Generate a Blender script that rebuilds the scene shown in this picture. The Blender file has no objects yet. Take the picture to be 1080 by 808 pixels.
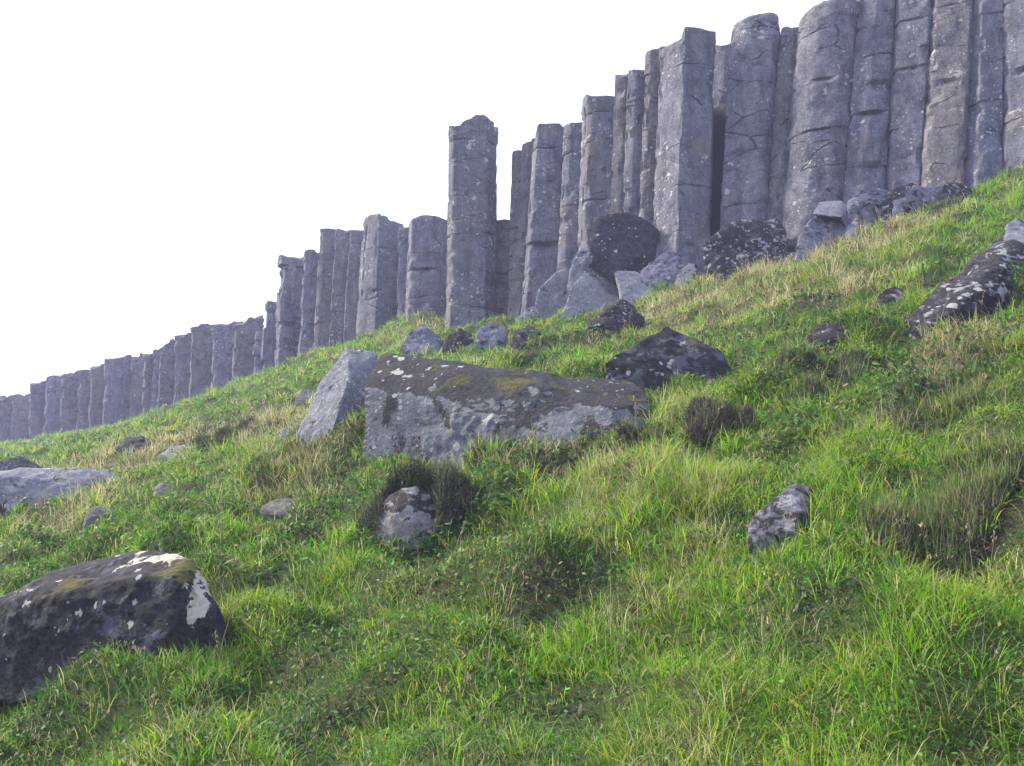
import bpy, bmesh, math
import numpy as np
from mathutils import Vector

rng = np.random.default_rng(11)
C = bpy.data.collections.new("scene")
bpy.context.scene.collection.children.link(C)

# ------------------------------------------------------------------ camera model
F = 935.0
PITCH = math.atan((560 - 404) / F)
SP, CP = math.sin(PITCH), math.cos(PITCH)


def ray(px, py):
    a, b = (px - 540) / F, (404 - py) / F
    return np.array([a, CP - b * SP, SP + b * CP])


def at(px, py, Y):
    d = ray(px, py)
    return d * (Y / d[1])


# ------------------------------------------------------------------ noise
_p = np.random.default_rng(5).permutation(256)
_perm = np.concatenate([_p, _p, _p])
_g = np.random.default_rng(6).normal(size=(256, 3))
_g /= np.linalg.norm(_g, axis=1)[:, None]


def perlin(p):
    p = np.asarray(p, float)
    i = np.floor(p).astype(int)
    f = p - i
    u = f * f * f * (f * (f * 6 - 15) + 10)
    i &= 255
    out = 0
    for dx in (0, 1):
        for dy in (0, 1):
            for dz in (0, 1):
                h = _perm[_perm[_perm[i[:, 0] + dx] + i[:, 1] + dy] + i[:, 2] + dz]
                g = _g[h]
                v = g[:, 0] * (f[:, 0] - dx) + g[:, 1] * (f[:, 1] - dy) + g[:, 2] * (f[:, 2] - dz)
                w = (u[:, 0] if dx else 1 - u[:, 0]) * (u[:, 1] if dy else 1 - u[:, 1]) * (u[:, 2] if dz else 1 - u[:, 2])
                out = out + v * w
    return out * 1.6


def fbm(p, o=3, gain=.5):
    s, a = 0, 1
    p = np.asarray(p, float)
    for k in range(o):
        s = s + a * perlin(p * 2 ** k + 17.3 * k)
        a *= gain
    return s


def n2(x, y, sc, seed=0., o=3):
    return fbm(np.stack([x * sc + seed, y * sc - seed * .7, np.full_like(x, seed * 1.3 + .37)], 1), o)


def sstep(a, b, x):
    t = np.clip((x - a) / (b - a), 0, 1)
    return t * t * (3 - 2 * t)


# ------------------------------------------------------------------ cliff line
CL_PX = [-260, 0, 100, 240, 300, 400, 500, 600, 720, 900, 1080, 1300]
CL_Y = [74, 55, 49, 41, 36, 30, 25.2, 21.5, 19, 17.3, 16, 14.3]
TOP_PY = [450, 419, 385, 345, 275, 238, 232, 110, 45, -10, -40, -70]


def cliffY(px):
    return float(np.interp(px, CL_PX, CL_Y))


_cp = np.array([at(px, 500, Y)[:2] for px, Y in zip(CL_PX, CL_Y)])
_ct = np.array([at(px, t, Y)[2] for px, t, Y in zip(CL_PX, TOP_PY, CL_Y)])
_ctz = _ct.copy()
_cp = np.vstack([_cp[0] + (_cp[0] - _cp[1]) * 10, _cp, _cp[-1] + np.array([60, -25.])])
_ctz = np.concatenate([[_ctz[0]], _ctz, [_ctz[-1]]])


def cliff_s(x, y):
    """signed distance behind the cliff line, and the height of the cliff's top there"""
    best = np.full(x.shape, 1e9); sg = np.zeros(x.shape); top = np.zeros(x.shape)
    for k in range(len(_cp) - 1):
        a, b = _cp[k], _cp[k + 1]
        d = b - a; L2 = d @ d
        t = np.clip(((x - a[0]) * d[0] + (y - a[1]) * d[1]) / L2, 0, 1)
        qx, qy = x - a[0] - t * d[0], y - a[1] - t * d[1]
        r = np.hypot(qx, qy)
        s = np.where(d[0] * qy - d[1] * qx > 0, 1., -1.)
        m = r < best
        best = np.where(m, r, best); sg = np.where(m, s, sg)
        top = np.where(m, _ctz[k] * (1 - t) + _ctz[k + 1] * t, top)
    return best * sg, top


# ------------------------------------------------------------------ terrain
def plane(x, y):
    d = .68 * x + .74 * y
    z = -1.6 + .42 * d
    z = np.where(z > 7.5, 7.5 + 2.5 * np.tanh((z - 7.5) / 2.5), z)
    return np.where(z < -6, -6 - 6 * np.tanh((-6 - z) / 12), z)


CTRL = []          # (x, y, z) the ground must pass through
for px, py in [(0, 466), (60, 466), (100, 462), (150, 447), (205, 426), (240, 402), (275, 390), (330, 366), (370, 355),
               (440, 325), (495, 338), (560, 328), (620, 318), (690, 296), (760, 282), (830, 272), (900, 240), (960, 218),
               (1015, 205), (1045, 192), (1080, 180), (1180, 130)]:
    Y = cliffY(px) - .5
    if px == 495: Y -= .9
    CTRL.append(at(px, py, Y) - np.array([0, 0, .22]))
for px, py, Y in [(60, 478, 34), (150, 462, 34), (220, 442, 30), (-150, 480, 40)]:
    CTRL.append(at(px, py, Y))
CTRL = np.array(CTRL)
zero = np.array([(x, y) for y in (-4, 1, 4, 7, 10) for x in (-8, -4, 0, 4, 8)] + [(-14, 14), (-14, 22), (-22, 20), (14, 6), (20, 4), (-30, 20), (-45, 30)], float)
_cx = np.vstack([CTRL[:, :2], zero])
_cr = np.concatenate([CTRL[:, 2] - plane(CTRL[:, 0], CTRL[:, 1]), np.zeros(len(zero))])


def _kern(d):
    return np.exp(-d / 6.0)


_A = _kern(np.hypot(_cx[:, None, 0] - _cx[None, :, 0], _cx[:, None, 1] - _cx[None, :, 1]))
_w = np.linalg.solve(_A + .02 * np.eye(len(_cx)), _cr)

# hollows and hummocks of the photo: (px, py, radius m x, radius m y, height m) - filled in below
HUMPS = []


def slope_h(x, y, rough=True):
    x = np.asarray(x, float); y = np.asarray(y, float)
    z = plane(x, y)
    near = (np.abs(x) < 120) & (np.abs(y) < 120)
    r = np.zeros_like(z)
    xs, ys = x[near], y[near]
    acc = np.zeros_like(xs)
    for k in range(len(_cx)):
        acc += _w[k] * _kern(np.hypot(xs - _cx[k, 0], ys - _cx[k, 1]))
    r[near] = acc
    z = z + r
    if rough:
        u = .68 * x + .74 * y; v = -.74 * x + .68 * y     # up the slope / along it
        dist = np.hypot(x, y)
        amp = sstep(1.0, 5, dist)
        z = z + amp * (.17 * n2(u * 1.3, v, .42, 3.1, 3) + .23 * n2(u * 1.7, v, 1.1, 8.2, 2) + .06 * n2(x, y, 2.7, 1.7, 2))
        for hx, hy, ra, rb, hh in HUMPS:
            z = z + hh * np.exp(-(((x - hx) / ra) ** 2 + ((y - hy) / rb) ** 2))
    return z


def ground_h(x, y):
    z = slope_h(x, y)
    s, top = cliff_s(x, y)
    pl = top - 1.1
    t = sstep(.75, 1.5, s)
    return z * (1 - t) + np.where(s > .7, np.minimum(pl, 11.5), z) * t


def ground_px(px, py, lo=1.6, hi=80):
    d = ray(px, py)
    Y = np.concatenate([np.linspace(lo, 30, 1500), np.linspace(30, hi, 500)])
    k = Y / d[1]
    hh = slope_h(d[0] * k, Y)
    below = np.nonzero(d[2] * k < hh)[0]
    i = below[0] if len(below) else len(Y) - 1
    return np.array([d[0] * k[i], Y[i], hh[i]])


for px, py, wpx, hpx, hh in [
    (985, 340, 60, 12, -.24), (1055, 322, 50, 10, -.2), (630, 474, 60, 10, -.22), (350, 488, 110, 24, .17), (374, 484, 50, 9, .26), (420, 480, 50, 16, .08), (300, 500, 150, 60, .16), (130, 560, 120, 50, .06), (560, 610, 110, 30, -.10), (640, 520, 90, 40, .06), (990, 555, 70, 45, -.16),
    (1050, 470, 60, 30, .12), (230, 640, 60, 30, -.05), (770, 470, 60, 35, .08), (620, 745, 90, 30, -.06), (430, 640, 80, 30, .06),
    (840, 400, 50, 25, .12), (960, 430, 60, 25, -.1), (560, 375, 45, 18, .2), (840, 330, 50, 18, .15), (540, 350, 40, 15, -.15)]:
    g = ground_px(px, py)
    HUMPS.append((g[0], g[1], wpx * g[1] / F, max(.35, 2.2 * hpx * g[1] / F), hh))


# ------------------------------------------------------------------ helpers
def tag(o, label=None, cat=None, group=None, kind=None):
    if label: o["label"] = label
    if cat: o["category"] = cat
    if group: o["group"] = group
    if kind: o["kind"] = kind
    return o


def mesh_np(name, v, polys, mat=None, smooth=True, cols=None):
    """polys: list of (n,k) index arrays"""
    me = bpy.data.meshes.new(name)
    v = np.ascontiguousarray(v, np.float32)
    me.vertices.add(len(v)); me.vertices.foreach_set("co", v.ravel())
    loops = np.concatenate([p.ravel() for p in polys]).astype(np.int32)
    tot = np.concatenate([np.full(len(p), p.shape[1]) for p in polys]).astype(np.int32)
    st = np.concatenate([[0], np.cumsum(tot)[:-1]]).astype(np.int32)
    me.loops.add(len(loops)); me.loops.foreach_set("vertex_index", loops)
    me.polygons.add(len(tot)); me.polygons.foreach_set("loop_start", st)
    me.polygons.foreach_set("use_smooth", np.full(len(tot), smooth))
    if cols is not None:
        a = me.color_attributes.new("tint", "FLOAT_COLOR", "POINT")
        c4 = np.ones((len(v), 4), np.float32); c4[:, :3] = cols
        a.data.foreach_set("color", c4.ravel())
    me.update(calc_edges=True)
    me.validate()
    if mat: me.materials.append(mat)
    o = bpy.data.objects.new(name, me); C.objects.link(o)
    return o


def origin_to(o, p):
    """moves a mesh object's origin to p"""
    me = o.data
    n = len(me.vertices); a = np.empty(n * 3, np.float32); me.vertices.foreach_get("co", a)
    a = a.reshape(-1, 3) - np.asarray(p, np.float32); me.vertices.foreach_set("co", a.ravel())
    o.location = [float(q) for q in p]
    me.update()


# ------------------------------------------------------------------ materials
class NT:
    def __init__(s, name):
        s.m = bpy.data.materials.new(name); s.m.use_nodes = True
        s.t = s.m.node_tree; s.t.nodes.clear()
        s.out = s.n("ShaderNodeOutputMaterial")

    def n(s, typ, **kw):
        n = s.t.nodes.new(typ)
        for k, v in kw.items():
            if k in n.inputs.keys(): s.put(n.inputs[k], v)
            else: setattr(n, k, v)
        return n

    def put(s, sock, v):
        if isinstance(v, bpy.types.NodeSocket): s.t.links.new(v, sock)
        elif isinstance(v, tuple) and len(v) == 3 and sock.type == "RGBA": sock.default_value = (*v, 1)
        else: sock.default_value = v

    def noise(s, co, sc, det=4, rough=.55, dist=0):
        return s.n("ShaderNodeTexNoise", Vector=co, Scale=sc, Detail=det, Roughness=rough, Distortion=dist).outputs[0]

    def ramp(s, x, a, b, lo=0., hi=1.):
        return s.n("ShaderNodeMapRange", interpolation_type="SMOOTHSTEP", Value=x, **{"From Min": a, "From Max": b, "To Min": lo, "To Max": hi}).outputs[0]

    def mix(s, f, a, b, mode="MIX"):
        n = s.n("ShaderNodeMix", data_type="RGBA", blend_type=mode)
        s.put(n.inputs[0], f); s.put(n.inputs[6], a); s.put(n.inputs[7], b)
        return n.outputs[2]

    def m2(s, op, a, b=0.):
        n = s.n("ShaderNodeMath", operation=op); s.put(n.inputs[0], a); s.put(n.inputs[1], b); return n.outputs[0]


def rock_mat(name, base=(.17, .175, .2), base2=(.24, .24, .255), dark=.5, pale=.5, moss=0., spots=.5, ps=1., bump=.5, warm=0., palecol=(.5, .49, .44), topdark=0., cracks=0.):
    t = NT(name)
    tc = t.n("ShaderNodeTexCoord").outputs["Object"]
    oi = t.n("ShaderNodeObjectInfo")
    off = t.n("ShaderNodeVectorMath", operation="SCALE"); t.put(off.inputs[0], oi.outputs["Location"]); t.put(off.inputs[3], 3.7)
    ad = t.n("ShaderNodeVectorMath", operation="ADD"); t.put(ad.inputs[0], tc); t.put(ad.inputs[1], off.outputs[0])
    co = ad.outputs[0]
    n1 = t.noise(co, 1.3, 5)
    n2_ = t.noise(co, 9, 6, .65)
    n3 = t.noise(co, 26, 5, .75)
    n4 = t.noise(co, 13, 4, .7)
    c = t.mix(t.ramp(n1, .35, .65), base, base2)
    c = t.mix(t.ramp(n2_, .38, .68, 0, .6), c, tuple(q * .5 for q in base))
    c = t.mix(t.ramp(n4, .50, .63, 0, .62), c, tuple(q * .4 for q in base))
    c = t.mix(t.ramp(n3, .45, .68, 0, .62), c, tuple(min(1, q * 1.9) for q in base2))
    c = t.mix(t.m2("MULTIPLY", oi.outputs["Random"], .22), c, (.2, .175, .155) if warm else (.16, .17, .21))
    if cracks > 0:
        big = t.noise(co, 3.3, 5, .65)
        c = t.mix(t.ramp(big, .5, .66, 0, .55), c, tuple(q * .55 for q in base))
        c = t.mix(t.ramp(big, .34, .46, .45, 0), c, tuple(min(1, q * 1.45) for q in base2))
        ms = t.n("ShaderNodeMapping", Vector=co); ms.inputs["Scale"].default_value = (5., 5., .35)
        sn = t.noise(ms.outputs[0], 1., 5, .6)
        c = t.mix(t.ramp(sn, .48, .68, 0, .55), c, tuple(q * .5 for q in base))
        c = t.mix(t.ramp(sn, .3, .44, .35, 0), c, (.26, .25, .245))
        c = t.mix(t.ramp(t.noise(co, .7, 4, .6), .54, .68, 0, .5), c, (.19, .155, .115))
    # black crust lichen
    if dark > 0:
        nd = t.noise(co, 2.6 * ps, 7, .68, .4)
        if topdark:
            gg = t.n('ShaderNodeNewGeometry'); sz = t.n('ShaderNodeSeparateXYZ'); t.put(sz.inputs[0], gg.outputs['Normal'])
            nd = t.m2('ADD', nd, t.ramp(sz.outputs[2], .35, .8, -topdark * .12, topdark))
        c = t.mix(t.m2("MULTIPLY", t.ramp(nd, .68 - .3 * dark, .74 - .3 * dark), .9), c, t.mix(t.ramp(n3, .3, .7), (.010, .0095, .011), (.036, .033, .034)))
    # pale crust: large patches with a ragged edge
    if pale > 0:
        w = t.noise(co, 3.1 * ps, 6, .62, .2)
        w2 = t.noise(co, 1.1 * ps, 2, .5)
        e = t.m2("ADD", t.m2("ADD", t.m2("MULTIPLY", w, .6), t.m2("MULTIPLY", w2, .4)), t.m2("MULTIPLY", t.m2("SUBTRACT", n3, .5), .16))
        c = t.mix(t.m2("MULTIPLY", t.ramp(e, .66 - .18 * pale, .68 - .18 * pale), .9), c, t.mix(n2_, palecol, tuple(q * .62 for q in palecol)))
    # round lichen spots
    if spots > 0:
        for sc, thr, k in ((7, .22, 0), (17, .26, 1), (3.2, .17, 2)):
            wob = t.n("ShaderNodeVectorMath", operation="ADD"); nz = t.n("ShaderNodeTexNoise", Vector=co, Scale=sc * 2.4, Detail=2.)
            sc_ = t.n("ShaderNodeVectorMath", operation="SCALE"); t.put(sc_.inputs[0], nz.outputs[1]); t.put(sc_.inputs[3], .55 / sc)
            t.put(wob.inputs[0], co); t.put(wob.inputs[1], sc_.outputs[0])
            vo = t.n("ShaderNodeTexVoronoi", Vector=wob.outputs[0], Scale=float(sc))
            sep = t.n("ShaderNodeSeparateColor"); t.put(sep.inputs[0], vo.outputs["Color"])
            size = t.ramp(sep.outputs[0], 1 - .75 * spots, 1., 0, thr * 1.6)
            zone = t.ramp(t.noise(co, .9, 2), .42, .62, .35, 1)
            mk = t.ramp(t.m2("SUBTRACT", t.m2("MULTIPLY", size, zone), vo.outputs["Distance"]), 0, .05)
            c = t.mix(t.m2("MULTIPLY", mk, .8), c, (.46, .45, .41) if k != 1 else (.40, .39, .37))
    if moss > 0:
        g = t.n("ShaderNodeNewGeometry")
        sp = t.n("ShaderNodeSeparateXYZ"); t.put(sp.inputs[0], g.outputs["Normal"])
        mm = t.m2("MULTIPLY", t.ramp(sp.outputs[2], .45, .8), t.ramp(t.noise(co, 2.1, 5, .6), .66 - .28 * moss, .72 - .28 * moss))
        c = t.mix(mm, c, t.mix(t.ramp(n3, .3, .7), (.045, .043, .01), (.10, .092, .022)))
    ck = None
    if cracks > 0:
        mp = t.n("ShaderNodeMapping", Vector=co); mp.inputs["Scale"].default_value = (.55, .55, 1.5)
        wn = t.n("ShaderNodeTexNoise", Vector=co, Scale=1.7, Detail=4.)
        ws = t.n("ShaderNodeVectorMath", operation="SCALE"); t.put(ws.inputs[0], wn.outputs[1]); t.put(ws.inputs[3], .3)
        wa = t.n("ShaderNodeVectorMath", operation="ADD"); t.put(wa.inputs[0], mp.outputs[0]); t.put(wa.inputs[1], ws.outputs[0])
        ve = t.n("ShaderNodeTexVoronoi", feature="DISTANCE_TO_EDGE", Vector=wa.outputs[0], Scale=1.)
        mk = t.m2("MULTIPLY", t.ramp(ve.outputs["Distance"], .003, .02, 1, 0), t.ramp(t.noise(co, 1.25, 3, .6), .60 - .16 * cracks, .66 - .16 * cracks))
        c = t.mix(t.m2("MULTIPLY", mk, .7), c, (.03, .028, .032))
        ck = mk
    b1 = t.m2("ADD", t.m2("MULTIPLY", t.noise(co, 6, 7, .65), 1.), t.m2("MULTIPLY", n3, .6))
    vo = t.n("ShaderNodeTexVoronoi", Vector=co, Scale=26.)
    b1 = t.m2("ADD", b1, t.m2("MULTIPLY", t.ramp(vo.outputs["Distance"], 0, .45), .16))
    if ck is not None: b1 = t.m2("SUBTRACT", b1, t.m2("MULTIPLY", ck, .9))
    bp = t.n("ShaderNodeBump", Strength=bump, Distance=.06, Height=b1)
    bs = t.n("ShaderNodeBsdfPrincipled", **{"Base Color": c, "Roughness": .92, "Normal": bp.outputs[0]})
    bs.inputs["Specular IOR Level"].default_value = .25
    t.t.links.new(bs.outputs[0], t.out.inputs[0])
    return t.m


def leaf_mat(name, trans=.35, rough=.6):
    t = NT(name)
    a = t.n("ShaderNodeAttribute", attribute_name="tint").outputs["Color"]
    bs = t.n("ShaderNodeBsdfPrincipled", **{"Base Color": a, "Roughness": rough})
    bs.inputs["Specular IOR Level"].default_value = .2
    tr = t.n("ShaderNodeBsdfTranslucent", Color=a)
    mx = t.n("ShaderNodeMixShader"); t.put(mx.inputs[0], trans)
    t.t.links.new(bs.outputs[0], mx.inputs[1]); t.t.links.new(tr.outputs[0], mx.inputs[2])
    t.t.links.new(mx.outputs[0], t.out.inputs[0])
    return t.m


def ground_mat():
    t = NT("turf_soil")
    co = t.n("ShaderNodeTexCoord").outputs["Object"]
    a = t.n("ShaderNodeAttribute", attribute_name="tint").outputs["Color"]
    n = t.noise(co, 14, 6, .65)
    nf = t.noise(co, 95, 3, .75)
    c = t.mix(t.ramp(n, .3, .7, 0, .7), a, t.mix(.5, a, (.035, .03, .018)))
    c = t.mix(t.ramp(nf, .5, .62, 0, .75), c, (.022, .024, .012))
    c = t.mix(t.ramp(nf, .36, .46, .55, 0), c, t.mix(.5, a, (.16, .2, .04)))
    c = t.mix(t.ramp(t.noise(co, 40, 3, .7), .55, .75, 0, .4), c, (.16, .13, .06))
    bp = t.n("ShaderNodeBump", Strength=.7, Distance=.05, Height=t.noise(co, 30, 5, .7))
    bs = t.n("ShaderNodeBsdfPrincipled", **{"Base Color": c, "Roughness": .95, "Normal": bp.outputs[0]})
    bs.inputs["Specular IOR Level"].default_value = .1
    t.t.links.new(bs.outputs[0], t.out.inputs[0])
    return t.m


M_COL = [rock_mat("basalt_%s" % n, base=b, base2=b2, dark=.14, pale=.12, cracks=.35, spots=s_, warm=w, bump=1., ps=1.2)
         for n, b, b2, s_, w in [("grey", (.115, .11, .138), (.19, .182, .2), .75, 0), ("brown_grey", (.122, .113, .122), (.2, .184, .178), .7, 1),
                                ("blue_grey", (.105, .104, .13), (.175, .17, .195), .7, 0)]]
M_SPOT = rock_mat("basalt_spotted", base=(.115, .113, .132), base2=(.17, .165, .175), dark=.14, pale=.3, cracks=.4, spots=.7, bump=1., ps=2.2)
M_FAR = rock_mat("basalt_weathered", base=(.11, .107, .118), base2=(.165, .158, .162), dark=.2, pale=.12, cracks=1., spots=.22, bump=.9, ps=.6, warm=1)

# ------------------------------------------------------------------ boulders
HULLS = []          # plane sets, to keep grass out of the rocks


def ico_dirs(sub):
    bm = bmesh.new(); bmesh.ops.create_icosphere(bm, subdivisions=sub, radius=1)
    v = np.array([q.co[:] for q in bm.verts]); f = np.array([[q.index for q in p.verts] for p in bm.faces]); bm.free()
    return v, f


_ico = {}


def hull_planes(pts):
    bm = bmesh.new()
    for p in pts: bm.verts.new(p)
    bmesh.ops.convex_hull(bm, input=bm.verts)
    bmesh.ops.recalc_face_normals(bm, faces=bm.faces)
    N = np.array([f.normal[:] for f in bm.faces if f.calc_area() > 1e-7]); P = np.array([f.verts[0].co[:] for f in bm.faces if f.calc_area() > 1e-7])
    bm.free()
    d = (N * P).sum(1)
    m = d < 0
    N[m] *= -1; d[m] *= -1
    return N, d


def hull_shape(pts, sub=5, sharp=26, rough=.02, chips=5, seed=0, nsc=2.2, crange=(.84, .95)):
    """rounded, chipped convex rock through the given corner points"""
    r = np.random.default_rng(seed)
    pts = np.array(pts, float)
    cen = (pts.min(0) + pts.max(0)) / 2 * .5 + pts.mean(0) * .5
    q = pts - cen
    S = np.maximum(q.max(0) - q.min(0), 1e-3) / 2
    N, d = hull_planes(q / S)
    for k in range(chips):
        n = r.normal(size=3); n /= np.linalg.norm(n)
        sup = (q / S @ n).max()
        N = np.vstack([N, n]); d = np.append(d, sup * r.uniform(*crange))
    if sub not in _ico: _ico[sub] = ico_dirs(sub)
    D, f = _ico[sub]
    inv = np.maximum(D @ N.T, 0) / d[None]
    k = sharp
    mx = inv.max(1, keepdims=True)
    rr = 1 / (mx[:, 0] * (np.exp(k * (inv / mx - 1)).sum(1)) ** (1 / k))
    v = D * rr[:, None] * S + cen
    size = S.mean()
    nrm = (D / S); nrm /= np.linalg.norm(nrm, axis=1)[:, None]
    s0 = seed * 3.3
    disp = size * rough * (1.5 * fbm(v * nsc / max(size, .25) ** .5 * .8 + s0, 5, .6)
                           - 1.3 * np.abs(fbm(v * nsc * 1.7 / max(size, .25) ** .5 + s0 + 9, 3)) )
    v = v + nrm * disp[:, None]
    return v, f, (N / S, d, cen)


def boulder(name, parts, label, mat, base_px, cat="boulder", group=None, back=.8, sub=5, rough=.03, chips=5, sharp=26, dig=.18, seed=1, Y=None, shrink=.75):
    """parts: list of lists of (px, py, b): corner seen at that pixel, b metres behind the base's distance"""
    g = ground_px(*base_px)
    Y0 = g[1] if Y is None else Y
    V, Fc, n = [], [], 0
    allp = []
    for k, pt in enumerate(parts):
        P = np.array([at(px, py, Y0 + b) for px, py, b in pt])
        m = P.mean(0)
        away = np.array([m[0], m[1], 0]); away /= np.linalg.norm(away)
        bk = m + (P - m) * shrink + away * back
        lowest = P[P[:, 2] < m[2]] + np.array([0, 0, -dig])
        pts = np.vstack([P, bk, lowest])
        v, f, h = hull_shape(pts, sub, sharp, rough, chips, seed + k * 7, crange=(.66, .92) if chips > 3 else (.84, .95))
        HULLS.append(h)
        V.append(v); Fc.append(f + n); n += len(v)
        allp.append(P)
    o = mesh_np(name, np.vstack(V), [np.vstack(Fc)], mat)
    o.data.set_sharp_from_angle(angle=math.radians(22))
    c = np.vstack(allp)
    origin_to(o, (c[:, 0].mean(), c[:, 1].mean(), c[:, 2].min()))
    return tag(o, label, cat, group)


R_PALE = rock_mat("rock_pale_face", base=(.14, .147, .165), base2=(.21, .215, .225), dark=.35, pale=.2, moss=0, spots=.3, ps=1.3, bump=.8)
R_SLAB = rock_mat("rock_mossy_slab", base=(.10, .108, .122), base2=(.165, .173, .185), dark=.56, pale=.2, moss=.45, spots=.5, ps=1.6, bump=.9, topdark=.25)
R_DARK = rock_mat("rock_dark_crusted", base=(.045, .043, .05), base2=(.09, .086, .095), dark=.95, pale=.5, moss=.45, spots=.15, ps=2.3, palecol=(.62, .58, .45), bump=.8)
R_BLACK = rock_mat("rock_black_shaded_end", base=(.02, .02, .03), base2=(.045, .045, .065), dark=.7, pale=.0, moss=0, spots=.4, ps=3.5, bump=1.)  # black lichen, plus the end face's shade put into the base colour
R_SPECK = rock_mat("rock_speckled", base=(.04, .038, .05), base2=(.085, .08, .097), dark=.92, pale=.54, moss=0, spots=.5, ps=3.2, palecol=(.36, .35, .35), bump=.9)
R_BLUE = rock_mat("rock_blue_grey", base=(.10, .105, .13), base2=(.165, .17, .2), dark=.45, pale=.1, moss=.1, spots=.3, ps=1.8, bump=.8)
R_BUFF = rock_mat("rock_buff", base=(.2, .195, .178), base2=(.28, .27, .24), dark=.5, pale=.45, moss=0, spots=.25, ps=2., palecol=(.36, .35, .31), bump=.9, topdark=.34)

R_DULL = rock_mat("rock_dull_buff", base=(.105, .1, .085), base2=(.16, .152, .13), dark=.3, pale=.2, moss=.2, spots=.1, ps=2.5, palecol=(.22, .21, .18), bump=.9)
R_DUSK = rock_mat('rock_dark_mossy', base=(.04, .038, .047), base2=(.075, .072, .084), dark=.85, pale=.42, moss=.5, spots=.25, ps=2.2, palecol=(.44, .42, .34), bump=.8)
R_TIP = rock_mat('rock_pale_tip', base=(.10, .1, .115), base2=(.17, .168, .18), dark=.62, pale=.55, moss=0, spots=.4, ps=4., palecol=(.3, .3, .32), bump=.9)
R_PEAT = rock_mat('peat_face_shaded', base=(.014, .012, .016), base2=(.028, .023, .029), dark=.4, pale=.15, moss=.4, spots=.15, ps=4., palecol=(.2, .18, .17), bump=1.)  # dark peat, with the shade of the hollow worked into its colour
R_FACE = rock_mat('rock_smooth_grey', base=(.17, .172, .18), base2=(.235, .235, .24), dark=.15, pale=.2, moss=0, spots=.25, ps=1.3, bump=.5)
GB = "boulders fallen on the grassy slope"
# big block in the middle
boulder("boulder", [[(379, 476, .45), (386, 409, .45), (399, 370, .9), (668, 402, .1), (688, 420, -.3), (648, 430, -.55), (470, 500, .1), (656, 480, -.8), (692, 448, -.35), (690, 464, -.5)]],
        "largest block of rock at mid slope, mossy flat top over a pale grey front", R_SLAB, (480, 490), group=GB, back=.6, sub=6,
        rough=.022, chips=0, sharp=130, seed=3)
boulder("boulder", [[(308, 466, .25), (334, 408, .45), (366, 362, .7), (400, 372, .75), (396, 392, .55), (384, 450, .3), (350, 454, -.12), (368, 400, .2)]],
        "pale slab leaning against the left end of the large mossy block", R_PALE, (350, 458), group=GB, back=.5, sub=5, rough=.03, chips=1, sharp=50, seed=5)
boulder("boulder", [[(636, 380, .0), (643, 408, .0), (662, 368, .15), (684, 362, .3), (703, 342, .45), (716, 349, .5), (732, 362, .4), (762, 368, .3), (784, 404, .15), (660, 412, -.03), (700, 410, -.05)]],
        "dark peaked boulder with pale lichen blotches, just right of the large mossy block", R_DUSK, (705, 408), group=GB, back=.6, sub=5, rough=.03, chips=1, sharp=45, seed=8)
boulder("boulder", [[(-34, 640, .5), (0, 622, .5), (40, 603, .6), (100, 587, .68), (140, 578, .7), (186, 581, .5), (208, 592, .35), (232, 632, .2), (246, 660, .15),
                     (180, 672, .0), (100, 690, .08), (0, 702, .4), (-30, 706, .5), (190, 604, .1), (60, 624, .25), (120, 607, .18)]],
        "low dark boulder blotched with cream lichen, in the near grass at the lower left", R_DARK, (110, 702), group=GB, dig=.2, back=.5, sub=6, rough=.03, chips=1, sharp=40, seed=12)
boulder("boulder", [[(386, 572, -.03), (394, 544, .02), (410, 520, .08), (440, 511, .14), (462, 526, .12), (474, 554, .05), (454, 574, -.08), (418, 578, -.1), (420, 545, -.12)]],
        "pale rock face with dark crown, peeping out under a collar of dark heather", R_BUFF, (425, 571), group=GB, back=.3, sub=5, rough=.05, chips=3, sharp=60, seed=19)
boulder("boulder", [[(786, 558, .02), (794, 540, .04), (814, 520, .08), (834, 506, .14), (848, 507, .16), (868, 524, .16), (886, 546, .12), (880, 564, .05), (815, 572, -.02), (838, 545, -.08), (840, 568, -.05)]],
        "small pointed grey rock standing alone in the bright grass right of centre", R_TIP, (832, 568), group=GB, back=.28, sub=5, rough=.05, chips=2, sharp=30, seed=18)
boulder("boulder", [[(938, 354, .1), (951, 342, .2), (968, 322, .3), (994, 296, .55), (1027, 269, .9), (1057, 250, 1.1), (1090, 226, 1.3), (1110, 250, 1.0), (1090, 296, .5), (1057, 309, .2), (1010, 326, .05), (967, 350, -.05), (1040, 288, .35)]],
        "long speckled rock slab slanting up to the right edge", R_SPECK, (985, 340), Y=ground_px(985, 340)[1] - .55, dig=.3, group=GB, back=.6, sub=6, rough=.03, chips=1, sharp=40, seed=21)
boulder("boulder", [[(1056, 250, .1), (1060, 236, .2), (1072, 229, .3), (1095, 236, .3), (1100, 252, .2), (1070, 258, .0), (1085, 256, -.05)]],
        "pale block resting on the upper end of the long slanting slab", R_PALE, (1010, 325), group=GB, back=.3, sub=4, rough=.04, chips=2, seed=23, Y=ground_px(985, 340)[1] + .3, dig=.05)
boulder("boulder", [[(1055, 312, .1), (1066, 285, .3), (1082, 262, .6), (1110, 250, .7), (1115, 285, .3), (1085, 302, .05)]],
        "pale edged slab lying under the long slanting slab at the right edge", R_PALE, (1060, 313), group=GB, back=.4, sub=4, rough=.04, chips=2, seed=24)
boulder("boulder", [[(912, 328, .05), (930, 306, .25), (944, 299, .35), (958, 308, .3), (958, 326, .1), (935, 331, -.03)]],
        "small dark rock beside the low end of the long slanting slab", R_SPECK, (935, 330), group=GB, back=.35, sub=4, rough=.05, chips=3, seed=26)
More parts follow.
